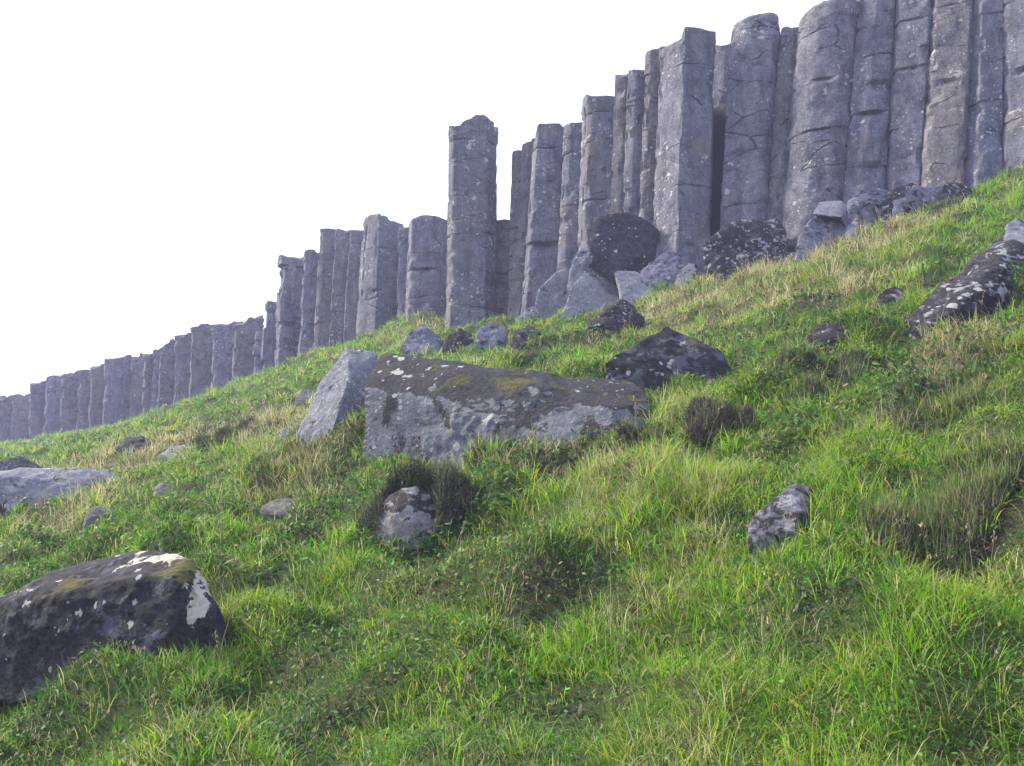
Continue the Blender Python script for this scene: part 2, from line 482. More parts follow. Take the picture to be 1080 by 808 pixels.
boulder("boulder", [[(848, 352, .05), (862, 341, .2), (900, 336, .25), (945, 336, .25), (955, 350, .1), (900, 356, -.02), (870, 356, -.03)]],
        "low dark ledge of rock under overhanging turf, left of the long slanting slab", R_DARK, (900, 356), group=GB, back=.4, sub=5, rough=.06, chips=3, seed=27)
# far left flat slab
boulder("boulder", [[(-25, 500, .1), (0, 494, .3), (48, 494, .35), (90, 492, .4), (118, 494, .35), (132, 505, .2), (84, 524, .0), (20, 532, -.05), (-25, 535, .0), (60, 505, .1)]],
        "flat pale grey slab low in the grass near the left edge", R_PALE, (50, 531), group=GB, back=.7, sub=5, rough=.03, chips=2, sharp=45, seed=30)
boulder("boulder", [[(-20, 492, .3), (5, 483, .5), (22, 479, .6), (38, 484, .6), (47, 493, .5), (40, 500, .35), (0, 505, .25), (-20, 506, .2)]],
        "mossy rounded rock behind the flat pale slab at the left edge", R_SLAB, (30, 506), group=GB, back=.5, sub=5, rough=.06, chips=2, seed=31)
for pts, lab, mt, bp, sd in [
    ([(272, 538, .0), (280, 526, .15), (310, 524, .2), (338, 533, .15), (335, 542, .0), (300, 545, -.04)], "flat buff stone almost sunk in the turf left of the heather-collared rock", R_DULL, (305, 546), 33),
    ([(88, 548, .0), (97, 535, .15), (112, 530, .2), (124, 540, .15), (118, 552, .0)], "small buff stone in the turf above the low cream-blotched boulder", R_DULL, (105, 552), 34),
    ([(158, 518, .0), (166, 510, .1), (178, 508, .15), (184, 515, .1), (172, 522, .0)], "little buff stone in the turf right of the flat pale slab", R_DULL, (170, 522), 35),
    ([(116, 472, .0), (128, 460, .4), (150, 457, .5), (160, 468, .3), (140, 478, .0)], "dark broken rock in the straw grass below the far low cliff", R_SPECK, (138, 478), 36),
    ([(166, 480, .0), (178, 470, .4), (200, 468, .5), (212, 478, .2), (190, 484, .0)], "small pale rock beside a dark bush below the far low cliff", R_PALE, (188, 484), 37),
    ([(292, 458, .0), (300, 449, .2), (314, 447, .3), (320, 456, .2), (305, 462, .0)], "small rock in straw grass left of the leaning pale slab", R_PALE, (305, 462), 38),
    ([(308, 424, .0), (314, 412, .3), (328, 410, .4), (336, 420, .2), (322, 428, .0)], "small buff rock on the straw slope above the leaning pale slab", R_DULL, (322, 428), 39),
    ([(420, 370, .1), (428, 350, .4), (446, 341, .5), (464, 346, .5), (472, 364, .3), (450, 374, .0)], "dark hollowed rock on the slope behind the large mossy block", R_BLUE, (448, 373), 40),
    ([(498, 362, .1), (504, 345, .3), (519, 339, .4), (536, 346, .3), (536, 364, .1), (516, 370, .0)], "rounded blue grey rock below the free-standing pillar", R_BLUE, (517, 368), 41),
    ([(466, 366, .1), (472, 350, .3), (486, 345, .5), (500, 350, .4), (500, 366, .2), (482, 372, .0)], "dark mossy rock between the hollowed rock and the rounded rock below the pillar", R_DUSK, (482, 373), 44),
    ([(536, 362, .1), (542, 348, .3), (558, 342, .5), (572, 350, .4), (570, 364, .2), (552, 368, .0)], "dark rock right of the rounded rock below the pillar", R_DUSK, (552, 369), 45),
    ([(612, 346, .0), (630, 331, .2), (656, 313, .5), (671, 320, .5), (681, 337, .3), (650, 353, .0), (640, 338, .05)], "dark and cream rock below the pale fallen slabs, in the grass", R_SPECK, (645, 353), 42),
    ([(480, 492, .0), (485, 478, .08), (498, 474, .1), (506, 484, .06), (498, 494, -.02)], "small pale stone leaning on the front of the large mossy block", R_PALE, (492, 494), 43),
]:
    boulder("rock", [pts], lab, mt, bp, cat="rock", group="smaller rocks scattered on the slope", back=.35, sub=4, rough=.06, chips=6, sharp=45, seed=sd)

GF = "blocks fallen at the foot of the columns"
def foot(pts, lab, mt, seed, Y, back=.6, dig=.4, sub=5, rough=.03, chips=2, sharp=40, name="fallen_block", parts=None):
    return boulder(name, parts or [pts], lab, mt, (700, 300), cat="fallen block", group=GF, back=back, sub=sub, rough=rough, chips=chips, sharp=sharp, seed=seed, Y=Y - .35, dig=dig)

# tilted drum: a broken column piece whose dark end faces the viewer
Yd = cliffY(650) - 1.6
drum = foot([(617, 243, .2), (634, 226, .3), (665, 222, .4), (697, 241, .2), (690, 260, .0), (652, 285, -.3), (622, 263, -.1)],
     "fallen column drum with a dark round end facing the viewer", R_BLACK, 50, Yd, back=.5, chips=0, sharp=140)
foot([(596, 292, .1), (602, 276, .15), (617, 248, .28), (624, 266, .0), (636, 283, -.1), (652, 290, -.2), (640, 302, -.1), (664, 226, .55), (698, 246, .3), (699, 266, .05), (676, 296, -.15), (652, 226, .55)],
     "grey body of the fallen column that carries the dark round end", R_BLUE, 51, Yd + .02, back=.7, chips=1)
foot([(668, 298, .1), (679, 281, .3), (706, 261, .6), (724, 270, .5), (737, 280, .4), (716, 292, .1), (690, 300, .0)], "pointed blue grey block right of the fallen column drum", R_BLUE, 52, cliffY(700) - 1.3)
foot([(740, 276, .1), (743, 252, .3), (770, 231, .5), (796, 235, .5), (823, 228, .5), (831, 246, .3), (832, 272, .1), (790, 288, -.1), (760, 284, -.1)],
     "rough purple grey block at the foot of the column with a dark gap", R_SPECK, 53, cliffY(785) - 1.2, rough=.05)
foot([(564, 312, .1), (568, 300, .25), (588, 284, .5), (626, 282, .6), (618, 304, .3), (604, 330, -.05), (575, 326, .0)], "pale speckled slab on the left of the slabs under the fallen drum", R_PALE, 54, cliffY(595) - 1.9)
foot([(588, 336, .0), (602, 302, .1), (616, 282, .35), (645, 277, .5), (676, 301, .3), (668, 330, .05), (622, 340, -.05)], "smooth grey block between the pale slabs under the fallen drum", R_FACE, 55, cliffY(630) - 2.3)
foot([(646, 284, .4), (670, 285, .4), (694, 298, .25), (710, 311, .1), (684, 316, .0), (655, 310, .1)], "thin pale slab on the right of the slabs under the fallen drum", R_FACE, 56, cliffY(670) - 2.1, back=.4)
foot([(838, 268, .0), (842, 246, .2), (849, 234, .3), (862, 223, .5), (887, 228, .5), (898, 244, .3), (880, 266, .0), (856, 274, -.1)], "large blue grey block under a pale square stone at the column feet", R_BLUE, 57, cliffY(870) - 1.2)
foot([(857, 225, .1), (864, 213, .4), (887, 211, .5), (897, 219, .4), (888, 229, .05)], "pale square stone lying on the large blue grey block", R_FACE, 58, cliffY(870) - 1.1, back=.3, sub=5, dig=.02, chips=0, sharp=200, rough=.012)
foot([(900, 220, .2), (918, 202, .5), (930, 213, .4), (941, 229, .1), (936, 238, .0), (917, 228, .0)], "tilted diamond shaped block among the rubble at the column feet", R_BLUE, 59, cliffY(920) - 1.0, back=.4, sub=4)
r_ = np.random.default_rng(77)
rub = [(946, 217, 13, "wedge shaped stone right of the tilted diamond block"), (962, 222, 11, "low stone in the middle of the rubble line at the column feet"), (978, 216, 12, "flat stone in the rubble line below the wide smooth column"),
       (995, 212, 11, "dark stone near the right end of the rubble line"), (1012, 208, 10, "last stone at the right end of the rubble line by the steep turf"), (952, 230, 10, "small stone in front of the wedge shaped stone"),
         (748, 296, 11, "broken stone in front of the rough purple grey block"), (800, 290, 12, "half buried stone at the right foot of the rough purple grey block"), (706, 306, 11, "flat stone below the pointed blue grey block, by the pale thin slab"),
       (560, 334, 11, "stone lying left of the pale speckled slab under the fallen drum"), (836, 276, 11, "stone at the left foot of the large blue grey block"), (880, 262, 12, "dark stone in the grass before the large blue grey block"),
       (970, 232, 11, "stone in the grass before the middle of the rubble line"),
       (930, 206, 9, "small stone leaning on a column foot above the tilted diamond block"), (905, 238, 10, "small stone between the blue grey block and the diamond block"), (722, 292, 10, "small dark stone below the pointed blue grey block"), (905, 212, 8, "small stone right of the pale square stone")]
for x, y, s, lab in rub:
    s *= 1.45
    if 940 < x < 1020: s *= 1.25; y -= 5
    an = r_.uniform(-.9, .9); ca, sa = math.cos(an), math.sin(an)
    pts = [(x + s * (ca * u - sa * v), y - s * (sa * u + ca * v), .15 + .25 * (v > 0) + .1 * u) for u, v in [(-1.15, -.45), (1.1, -.5), (1.2, .35), (.2, .6), (-1., .4)]]
    foot(pts, lab, [R_BLUE, R_SPECK, R_BLUE][int(x) % 3], int(x), cliffY(x) - 1.1, dig=.12, back=.3, sub=4, rough=.025, chips=2, sharp=160, name="fallen_stone")

# ------------------------------------------------------------------ basalt columns
GC = "basalt columns of the cliff"


def column(label, b, tp, dY=0., prof=None, mat=None, seed=0, joints=None, top="flat", lean=.45, rough=1., bites=(), name="basalt_column", dig=.9, group=GC, res=.075, steps=0., flare=.07, ttilt=0., slit=.018, grow=.6, blocky=0.):
    """b: (left px, right px, py) at the foot, tp: the same at the top"""
    r = np.random.default_rng(1000 + seed)
    b = (b[0] - grow, b[1] + grow, b[2]); tp = (tp[0] - grow * .6, tp[1] + grow * .6, tp[2])
    Yc = cliffY((b[0] + b[1] + tp[0] + tp[1]) / 4) + dY
    B = at((b[0] + b[1]) / 2, b[2], Yc); T = at((tp[0] + tp[1]) / 2, tp[2], Yc + lean)
    wb = np.linalg.norm(at(b[1], b[2], Yc) - at(b[0], b[2], Yc)); wt = np.linalg.norm(at(tp[1], tp[2], Yc + lean) - at(tp[0], tp[2], Yc + lean))
    ax = (T - B) / np.linalg.norm(T - B)
    B = B - ax * dig
    L = np.linalg.norm(T - B)
    h = np.array([B[0], B[1]]) / np.hypot(B[0], B[1])
    R = np.array([h[1], -h[0], 0.]); Fw = np.array([-h[0], -h[1], 0.])
    if prof is None:
        if r.random() < .4: prof = [(r.uniform(.3, .65), r.uniform(.22, .32))]
        else: prof = [(r.uniform(.1, .3), r.uniform(.18, .3)), (r.uniform(.62, .9), r.uniform(.18, .3))]
    if name == "basalt_pillar":
        poly = np.array([(0., 0.)] + list(prof) + [(1., 0.), (.98, -.35), (.7, -.62), (.3, -.62), (.02, -.35)])
    else:       # a narrow open joint in front, touching the neighbour behind it
        poly = np.array([(slit, 0.)] + list(prof) + [(1 - slit, 0.), (1.0, -.07), (1 + flare, -.2), (.98, -.4), (.7, -.62), (.3, -.62), (.02, -.4), (-flare, -.2), (0., -.07)])
    # sample the outline, keeping corners with a small chamfer
    W = (wb + wt) / 2
    per = []
    for k in range(len(poly)):
        a, c = poly[k], poly[(k + 1) % len(poly)]
        ln = np.linalg.norm(c - a)
        ch = min(.018, ln * .2)
        n = max(2, int(ln * W / res)) if k < len(prof) + 1 else 3
        ts = np.linspace(ch / ln, 1 - ch / ln, n + 1)
        for t in ts: per.append(a + (c - a) * t)
    per = np.array(per) - np.array([.5, 0])
    npn = len(per)
    # rows with joints
    if joints is None:
        joints = sorted(r.uniform(.2, .97, r.integers(1, 4)))
    rows = list(np.arange(0, L, res * 1.05))
    for j in joints:
        z = j * L
        rows = [q for q in rows if abs(q - z) > .07] + [z - .07, z - .03, z - .012, z + .012, z + .03, z + .07]
    rows = np.array(sorted(q for q in rows if 0 <= q < L - .03) + [L])
    nr = len(rows)
    t = rows / L
    tilt = r.normal(0, .05, (len(joints), 2))
    off = np.zeros((nr, 2)); sc = np.ones(nr)
    for k, j in enumerate(joints):
        m = t > j
        off[m] += r.normal(0, .008, 2); sc[m] *= 1 + r.normal(0, .008)
    if top == "round":
        q = np.clip((rows - (L - .5)) / .5, 0, 1); sc *= 1 - .16 * q ** 3
        q2 = np.clip((rows - (L - .12)) / .12, 0, 1); sc *= 1 - .12 * q2 ** 2
    elif top == "ledge":
        q = np.clip((rows - (L - .7)) / .7, 0, 1); sc = sc * (1 + .05 * q * np.sign(np.sin(rows * 34 + seed * 2)) + .03 * q)
    elif top == "cap":
        q = (rows > L - .35); sc = np.where(q, sc * 1.05, sc)
    else:
        q2 = np.clip((rows - (L - .08)) / .08, 0, 1); sc *= 1 - .05 * q2 ** 2
    wrow = (wb * (1 - t) + wt * t) * sc
    U = per[None, :, 0] * wrow[:, None] + off[:, None, 0]
    Vv = per[None, :, 1] * wrow[:, None] + off[:, None, 1]
    Z = np.repeat(rows[:, None], npn, 1)
    tw = np.clip((Z - (L - .8)) / .8, 0, 1) ** 2
    pn = np.stack([U.ravel() * 1.6 + seed * 7.1, Vv.ravel() * 1.6, np.full(U.size, seed * 3.3)], 1)
    topn = perlin(pn).reshape(U.shape)
    stp = np.where(np.sin(seed * 2.1 + 1.0) > 0, (U > 0.08 * W), (U < -.1 * W))
    Z = Z + tw * (.11 * topn + .08 * np.where(topn > .05, 1, 0) - steps * stp + ttilt * U)
    P = B + U[..., None] * R + Vv[..., None] * Fw + Z[..., None] * ax
    # outward direction in plan
    cen = np.array([0, -.1 * W])
    dx, dy = U - cen[0], Vv - cen[1]
    dl = np.hypot(dx, dy); dx, dy = dx / dl, dy / dl
    O = dx[..., None] * R + dy[..., None] * Fw
    p3 = np.stack([U.ravel() + seed * 5.7, Vv.ravel() + seed * 2.9, Z.ravel()], 1)
    d = rough * (.009 * fbm(p3 * np.array([.9, .9, .6]), 2) + .007 * fbm(p3 * 4.1 + 3, 3) + .006 * perlin(p3 * 11)).reshape(U.shape)
    # vertical ribs, flaked faces and broken corners
    ch = perlin(p3 * np.array([2.3, 2.3, 1.5]) + 40).reshape(U.shape)
    d -= rough * .03 * sstep(.38, .43, ch)
    if blocky:
        bq = perlin(np.stack([np.round(U.ravel() / .4) * 1.7 + seed, np.full(U.size, .3), np.round((Z.ravel() + .15 * U.ravel()) / .5) * 1.9 + seed * .7], 1)).reshape(U.shape)
        d -= blocky * (sstep(.0, .1, bq) + .7 * sstep(.3, .4, bq)) * np.where(Z > L - .35, .2, 1)
    # chipped arrises
    cd = np.full(npn, 9.)
    for q in poly: cd = np.minimum(cd, np.hypot(per[:, 0] + .5 - q[0], per[:, 1] - q[1]))
    cz = perlin(np.stack([np.repeat((np.arange(npn) // max(1, npn // 6))[None], nr, 0).ravel() * 3.7 + seed, np.full(U.size, .5), Z.ravel() * 2.6], 1)).reshape(U.shape)
    d -= .055 * np.exp(-(cd[None] / .07) ** 2) * sstep(.08, .35, cz)
    bites = list(bites) + [(r.uniform(.1, .9), r.uniform(.15, .95), r.uniform(.1, .3), r.uniform(.08, .3), r.uniform(.025, .06)) for _ in range(int(r.integers(2, 5)))]
    for k, j in enumerate(joints):
        zj = j * L + tilt[k, 0] * U + tilt[k, 1] * Vv + .02 * perlin(np.stack([U.ravel() * 3, Vv.ravel() * 3, np.full(U.size, k + seed)], 1)).reshape(U.shape)
        w = perlin(np.stack([U.ravel() * 1.4, Vv.ravel() * 1.4, np.full(U.size, 3.1 * k + seed)], 1)).reshape(U.shape)
        dep = r.uniform(.015, .045)
        d -= dep * sstep(-.25, .3, w) * np.exp(-((Z - zj) / .016) ** 2)
        d -= .022 * rough * sstep(.15, .5, w) * np.exp(-np.abs(Z - zj + .03) / .08) * (Z < zj + .01)
    for bu, bt, bw, bh, bd in bites:
        e = np.clip(1 - ((U / W - (bu - .5)) / bw) ** 4, 0, 1)
        zz = (Z - bt * L) / bh
        d -= bd * e * np.where(zz > 0, np.exp(-(zz * 4) ** 2), np.exp(-(zz * 1.2) ** 2)) * (per[None, :, 1] > -.05)
    P = P + O * d[..., None]
    V = [P.reshape(-1, 3)]
    idx = np.arange(nr * npn).reshape(nr, npn)
    q = np.stack([idx[:-1], np.roll(idx[:-1], -1, 1), np.roll(idx[1:], -1, 1), idx[1:]], -1).reshape(-1, 4)
    polys = [q]
    last = idx[-1]; n0 = nr * npn
    ring = P[-1]; cc = ring.mean(0)
    for k, s in enumerate((.86, .62, .34)):
        rg = cc + (ring - cc) * s
        u_ = U[-1] * s; v_ = Vv[-1] * s
        rg[:, 2] += .05 * s * perlin(np.stack([u_ * 4 + seed, v_ * 4, np.full(npn, 2.2)], 1)) + .02
        V.append(rg); cur = np.arange(n0, n0 + npn); n0 += npn
        polys.append(np.stack([last, np.roll(last, -1), np.roll(cur, -1), cur], -1)); last = cur
    V.append(cc[None] + [[0, 0, .04]])
    polys.append(np.stack([last, np.roll(last, -1), np.full(npn, n0)], -1))
    o = mesh_np(name, np.vstack(V), polys, mat or M_COL[int(r.integers(3))])
    o.data.set_sharp_from_angle(angle=math.radians(24))
    origin_to(o, B)
    return tag(o, label, "basalt column", group, kind="thing")


G, BR, BL = M_COL
two = lambda u, v=.2: [(u, v)]
tri = lambda a, c, v=.18: [(a, v), (c, v)]
# --- tall cliff, from its right end to the pillar
column("rightmost tall column in the photo, cut by the right edge", (1058, 1096, 178), (1056, 1098, -30), 0, [(.14, .22), (.8, .4)], BL, 1, [.35, .62, .85], bites=[(.6, .55, .3, .12, .12)])
column("tall column with lit narrow left face and shaded right face, second from right edge", (1013, 1056, 192), (1024, 1059, -28), .05, [(.42, .36), (.95, .2)], BL, 2, [.45, .8])
column("wide smooth column with one hairline joint near its top, at the upper right", (968, 1015, 214), (985, 1028, -26), -.05, tri(.16, .9, .2), BR, 3, [.865])
column("column with two open dark joints splitting off a square block, at the upper right", (934, 970, 220), (948, 986, -22), .0, tri(.12, .88, .2), G, 4, [.42, .645, .83], bites=[(.5, .645, .45, .07, .08), (.5, .83, .45, .05, .06)])
column("column with a broken recessed strip down its middle, right of the tallest round-topped column", (886, 936, 226), (905, 949, -8), .12, [(.1, .3), (.5, .38), (.85, .26)], BL, 5, [.3, .5, .72], top="round", bites=[(.62, .3, .22, .25, .1), (.7, .6, .25, .3, .1), (.5, .5, .3, .06, .08)])
column("tall round-topped column with three dark slots, highest against the sky", (825, 887, 260), (849, 907, 3), -.18, tri(.3, .72, .2), G, 6, [.52, .7, .88, .93], top="round", bites=[(.45, .70, .2, .06, .1), (.4, .52, .25, .04, .07), (.1, .36, .12, .08, .1)], steps=-.04)
column("narrow set-back column between the two round-topped columns", (806, 828, 262), (823, 850, 31), .08, two(.5, .19), BR, 7, [.4, .93], top="flat")
column("round-topped column right of the dark vertical gap", (758, 807, 270), (773, 825, 18), -.05, tri(.3, .85, .2), G, 8, [.3, .94], top="round", grow=.2, flare=-.02, bites=[(.6, .8, .2, .05, .06)])
column("dark column deep in the vertical gap between two wide columns", (746, 764, 272), (752, 778, 48), 1.9, two(.5, .2), BL, 9, [.5], top="cap", lean=.5)
column("wide column with pale left face, shaded right face and a block on its top", (685, 749, 284), (696, 754, 44), -.25, [(.44, .38), (.97, .12)], G, 10, [.14, .42, .88], top="cap", steps=.14, grow=.2, flare=-.03)
column("thin column wedged left of the wide two-faced column", (673, 688, 292), (684, 699, 53), -.05, two(.3, .19), BR, 11, [.3, .7, .9], grow=2.6, slit=0., flare=.02)
column("slender column with a shaded right face, fourth left of the dark gap", (657, 676, 300), (665, 687, 73), -.1, two(.35, .19), G, 12, [.5, .86], grow=2.6, slit=0., flare=.02)
column("slender column with an overhanging block at its top", (642, 660, 306), (650, 668, 82), -.02, two(.5, .19), BR, 13, [.4, .9], top="cap", grow=2.6, slit=0., flare=.02)
column("broad spotted column behind the fallen drum with a flat top", (610, 656, 316), (616, 657, 105), -.1, tri(.1, .8, .2), M_SPOT, 14, [.3, .55, .8, .93], top="cap")
column("narrow shaded column left of the broad spotted column", (588, 614, 322), (597, 619, 131), .0, [(.25, .2), (.9, .3)], BL, 15, [.35, .6, .85], grow=2.6, slit=0., flare=.02)
column("broad column with a slanting overhang on its lower half, right of the pillar", (552, 592, 328), (566, 599, 137), -.1, tri(.1, .9, .2), G, 16, [.45, .7, .9], bites=[(.5, .44, .5, .18, .16), (.3, .9, .4, .04, .05)], steps=.0, grow=2.6, slit=0., flare=.02)
column("low-shouldered column with an ochre stain, second right of the pillar", (538, 558, 330), (553, 568, 150), -.08, two(.5, .19), BR, 17, [.3, .5, .8], bites=[(.5, .4, .5, .15, .1)], grow=2.6, slit=0., flare=.02)
column("thin ochre-stained column ending the tall cliff beside the gap of sky", (537, 551, 332), (542, 557, 163), .02, two(.45, .19), BR, 18, [.35, .6], grow=2., slit=0., flare=.02)
column("short stump column low behind the pillar's right side", (516, 534, 335), (522, 544, 231), .15, two(.5, .19), BR, 19, [.5, .8], bites=[(.5, .55, .5, .1, .1)])
# --- the free-standing pillar
Yp = -1.3
column("free-standing pillar apart from the cliff, spotted with lichen, sky on both sides", (470, 523, 336), (475, 524, 137), Yp, [(.1, .22), (.78, .32)], M_SPOT, 20, [.5, .93], lean=.1, group="basalt columns of the cliff", name="basalt_pillar", top="cap", bites=[(.2, .72, .15, .03, .05), (.2, .82, .15, .03, .05)])
Yt = cliffY(498) + Yp + .1
boulder("cap_stone", [[(492, 136, .1), (493, 127, .1), (500, 120, .15), (509, 119, .2), (516, 124, .2), (522, 130, .2), (522, 138, .1), (505, 138, -.1)]],
        "small stone perched on top of the free-standing pillar", M_SPOT, (498, 336), cat="stone", back=.35, sub=4, rough=.08, chips=4, seed=61, Y=Yt - .1, dig=.03)
# --- middle group left of the pillar
column("two-faced column hidden in part by the pillar's left side", (430, 478, 326), (434, 480, 236), .0, [(.05, .2), (.55, .36)], G, 21, [.3, .55, .8], bites=[(.3, .55, .3, .1, .12)], grow=2.6, slit=0., flare=.02)
column("thin dark column in the cleft of the middle group", (421, 434, 332), (422, 437, 240), .2, two(.5, .2), BL, 22, [.5, .85], grow=2.6, slit=0., flare=.02)
column("wide spotted column with a shaded right face in the middle group", (378, 425, 348), (386, 424, 235), -.2, [(.38, .38), (.95, .15)], M_SPOT, 23, [.4, .78, .9], steps=-.1, bites=[(.35, .45, .15, .15, .08)])
column("pale column left of the wide spotted column in the middle group", (365, 382, 354), (371, 388, 243), -.1, two(.5, .14), BR, 24, [.35, .6, .85], grow=2.6, slit=0., flare=.02)
column("pale column third left of the wide spotted column, split by a slanting crack", (350, 367, 360), (356, 373, 245), -.1, two(.6, .14), BR, 25, [.25, .5, .82], grow=2.6, slit=0., flare=.02)
column("flat-topped column at the left shoulder of the middle group", (333, 354, 366), (340, 358, 245), -.15, tri(.2, .85, .16), BR, 26, [.2, .32, .75], top="cap", grow=2.6, slit=0., flare=.02)
column("column one step lower than the flat-topped shoulder column", (316, 337, 374), (321, 341, 267), -.08, two(.5, .14), G, 27, [.3, .5, .9], rough=1.2, blocky=.05, bites=[(.5, .4, .5, .2, .15)])
column("broken-footed column with a square top, third from the left of the middle group", (292, 320, 380), (294, 323, 273), -.1, tri(.1, .55, .2), G, 28, [.25, .36, .5, .72], blocky=.09, rough=1.3, top="cap", bites=[(.5, .45, .5, .2, .2), (.7, .3, .3, .15, .15)])
column("low broken column joining the middle group to the far low cliff", (276, 298, 390), (281, 297, 320), .1, two(.5, .19), BL, 29, [.3, .5, .7], blocky=.09, rough=1.3)
column("crumbled column foot at the lower left of the middle group", (264, 284, 394), (270, 284, 352), .5, two(.5, .19), BL, 30, [.3, .6], blocky=.09, rough=1.3)
# --- far low cliff, right to left
far = [(250, 273, 398, 337, .0, "widest slabby column at the right end of the far low cliff"), (228, 252, 412, 342, -.1, "column with a long dark crack near the right end of the far low cliff"),
       (205, 230, 424, 344, .1, "column with layered ledges at mid height on the far low cliff"), (188, 207, 432, 351, -.1, "smooth pale column in the right half of the far low cliff"),
       (171, 190, 438, 360, -.15, "smooth pale column with a stepped top in the right half of the far low cliff"), (163, 173, 441, 371, .3, "thin dark column right of the deep recess in the far low cliff"),
       (154, 165, 445, 373, -.2, "thin pale column standing forward beside the deep recess in the far low cliff"), (142, 156, 448, 374, .9, "shaded column at the back of the deep recess in the far low cliff"),
       (130, 144, 450, 376, .8, "shaded column on the left of the deep recess in the far low cliff"), (114, 132, 456, 378, -.15, "pale column at the left of the deep recess in the far low cliff"),
       (99, 116, 460, 386, -.05, "column with a rounded lit face near the middle of the far low cliff"), (86, 101, 463, 390, .25, "narrow shaded column near the middle of the far low cliff"),
       (69, 88, 463, 393, -.2, "pale column with a bright left face in the left half of the far low cliff"), (52, 71, 464, 397, .0, "column with a jutting flat top in the left half of the far low cliff"),
       (36, 54, 465, 404, -.3, "outstanding column with an overhanging top ledge on the far low cliff"), (17, 38, 466, 415, .9, "set-back low column beside the dark cleft at the left edge"),
       (-4, 19, 468, 419, .0, "column second from the left edge of the far low cliff"), (-24, 0, 470, 421, .1, "column cut by the left edge of the photo")]
for k, (xl, xr, yb, yt, dY, lab) in enumerate(far):
    column(lab, (xl - 1, xr + 1, yb), (xl, xr + 2, yt), dY * (.5 if dY < .5 else 1.3), [(rng.uniform(.06, .3), rng.uniform(.03, .13)), (rng.uniform(.65, .95), rng.uniform(.03, .13))], [M_FAR, G, M_FAR, BR][k % 4], 40 + k, sorted(rng.uniform(.3, .99, 5)), lean=.5, rough=1.2, res=.085, grow=3.2, blocky=.05, slit=0., flare=.04, ttilt=float(rng.uniform(.05, .42)),
           top=["ledge", "flat", "ledge"][k % 3], steps=[.16, 0, .1, .25][k % 4])
for k in range(3):
    column("columns running on beyond the photo's edge", (-50 - 26 * k, -22 - 26 * k, 472), (-50 - 26 * k, -22 - 26 * k, 426 + 4 * k), .1, None, M_FAR, 70 + k, rough=1.8, res=.14)
    column("columns running on beyond the photo's edge", (1094 + 46 * k, 1144 + 46 * k, 168 - 20 * k), (1096 + 46 * k, 1146 + 46 * k, -30 - 8 * k), .0, None, M_COL[k], 75 + k)

# ------------------------------------------------------------------ colour fields of the vegetation
def W_(px, py, rx, ry, k=1.):
    g = ground_px(px, py)
    # pixel radii become metres on the slope: depth radius from the ray's grazing
    g2 = ground_px(px, py - ry)
    g3 = ground_px(px, py + ry)
    dy = max(.15, min(abs(g2[1] - g3[1]) / 2, rx * g[1] / F * 3))
    return (g[0], g[1], max(.12, rx * g[1] / F), dy, k, g[0] / g[1])


STRAW = [W_(*a) for a in [(150, 472, 140, 14, 1), (300, 440, 70, 25, .9), (330, 462, 60, 10, 1), (560, 478, 60, 14, .6), (650, 490, 70, 16, .9), (700, 470, 60, 20, .6),
                          (720, 320, 90, 18, .8), (830, 285, 110, 14, 1), (930, 250, 80, 14, 1), (800, 320, 140, 16, .7), (900, 310, 60, 16, .7), (1010, 350, 60, 18, 1), (980, 460, 80, 15, .8),
                          (740, 540, 40, 40, .8), (440, 345, 40, 12, .6), (560, 325, 30, 10, .7), (200, 655, 70, 16, .5), (430, 620, 40, 18, .6), (690, 630, 60, 18, .5), (80, 540, 60, 14, .6), (30, 560, 40, 20, .5)]]
BRIGHT = [W_(*a) for a in [(400, 465, 40, 16, 1), (330, 490, 60, 12, 1), (400, 370, 50, 14, 1), (250, 690, 100, 30, 1), (560, 560, 80, 25, .5), (680, 440, 40, 20, .8), (1050, 215, 40, 14, 1), (1040, 250, 40, 14, .6),
                           (640, 690, 120, 40, .7), (860, 480, 120, 20, .8), (1020, 390, 80, 20, .8), (820, 640, 120, 35, .9), (720, 500, 60, 20, .8), (450, 680, 80, 20, .7), (100, 780, 80, 25, .6), (960, 590, 40, 20, .5), (30, 455, 40, 8, .8), (260, 385, 30, 8, .8)]]
DARK = [W_(*a) for a in [(270, 500, 60, 14, .9), (340, 560, 70, 25, .8), (590, 605, 70, 18, 1), (300, 610, 50, 25, .8), (880, 400, 50, 14, .8), (990, 425, 60, 14, .9), (840, 330, 50, 12, .8),
                         (560, 370, 30, 10, 1), (600, 360, 40, 8, .7), (1000, 560, 60, 45, 1), (1060, 490, 40, 30, .9), (1000, 280, 60, 10, .6), (620, 740, 70, 25, .9), (230, 450, 30, 12, 1), (540, 500, 40, 16, .8), (430, 570, 70, 30, .8),
                         (180, 740, 100, 25, .8), (860, 770, 60, 30, .6), (1010, 750, 60, 30, .7), (480, 590, 60, 16, .8), (350, 760, 80, 25, .5), (700, 400, 60, 20, .5), (760, 570, 40, 14, .8), (900, 620, 60, 20, .5), (780, 350, 40, 10, .5)]]
BARE = [W_(*a) for a in [(1000, 560, 55, 40, 1.2), (1070, 530, 30, 35, 1)]]


def field(x, y, L):
    s = np.zeros_like(x)
    for gx, gy, rx, ry, k, sl in L:
        v = y - gy
        u = x - gx - sl * v
        s = np.maximum(s, k * np.exp(-((u / rx) ** 2 + (v / ry) ** 2)))
    return s


COLS = dict(green=(.075, .145, .022), bright=(.13, .235, .022), yellow=(.20, .225, .035), straw=(.38, .35, .18), dark=(.03, .07, .022), brown=(.15, .11, .055), heath=(.058, .045, .045))
COLS = dict(COLS, green=(.095, .25, .018), bright=(.19, .40, .014), yellow=(.33, .41, .03), straw=(.52, .48, .24), dark=(.042, .115, .022))
COLS = {k: np.array(v) for k, v in COLS.items()}


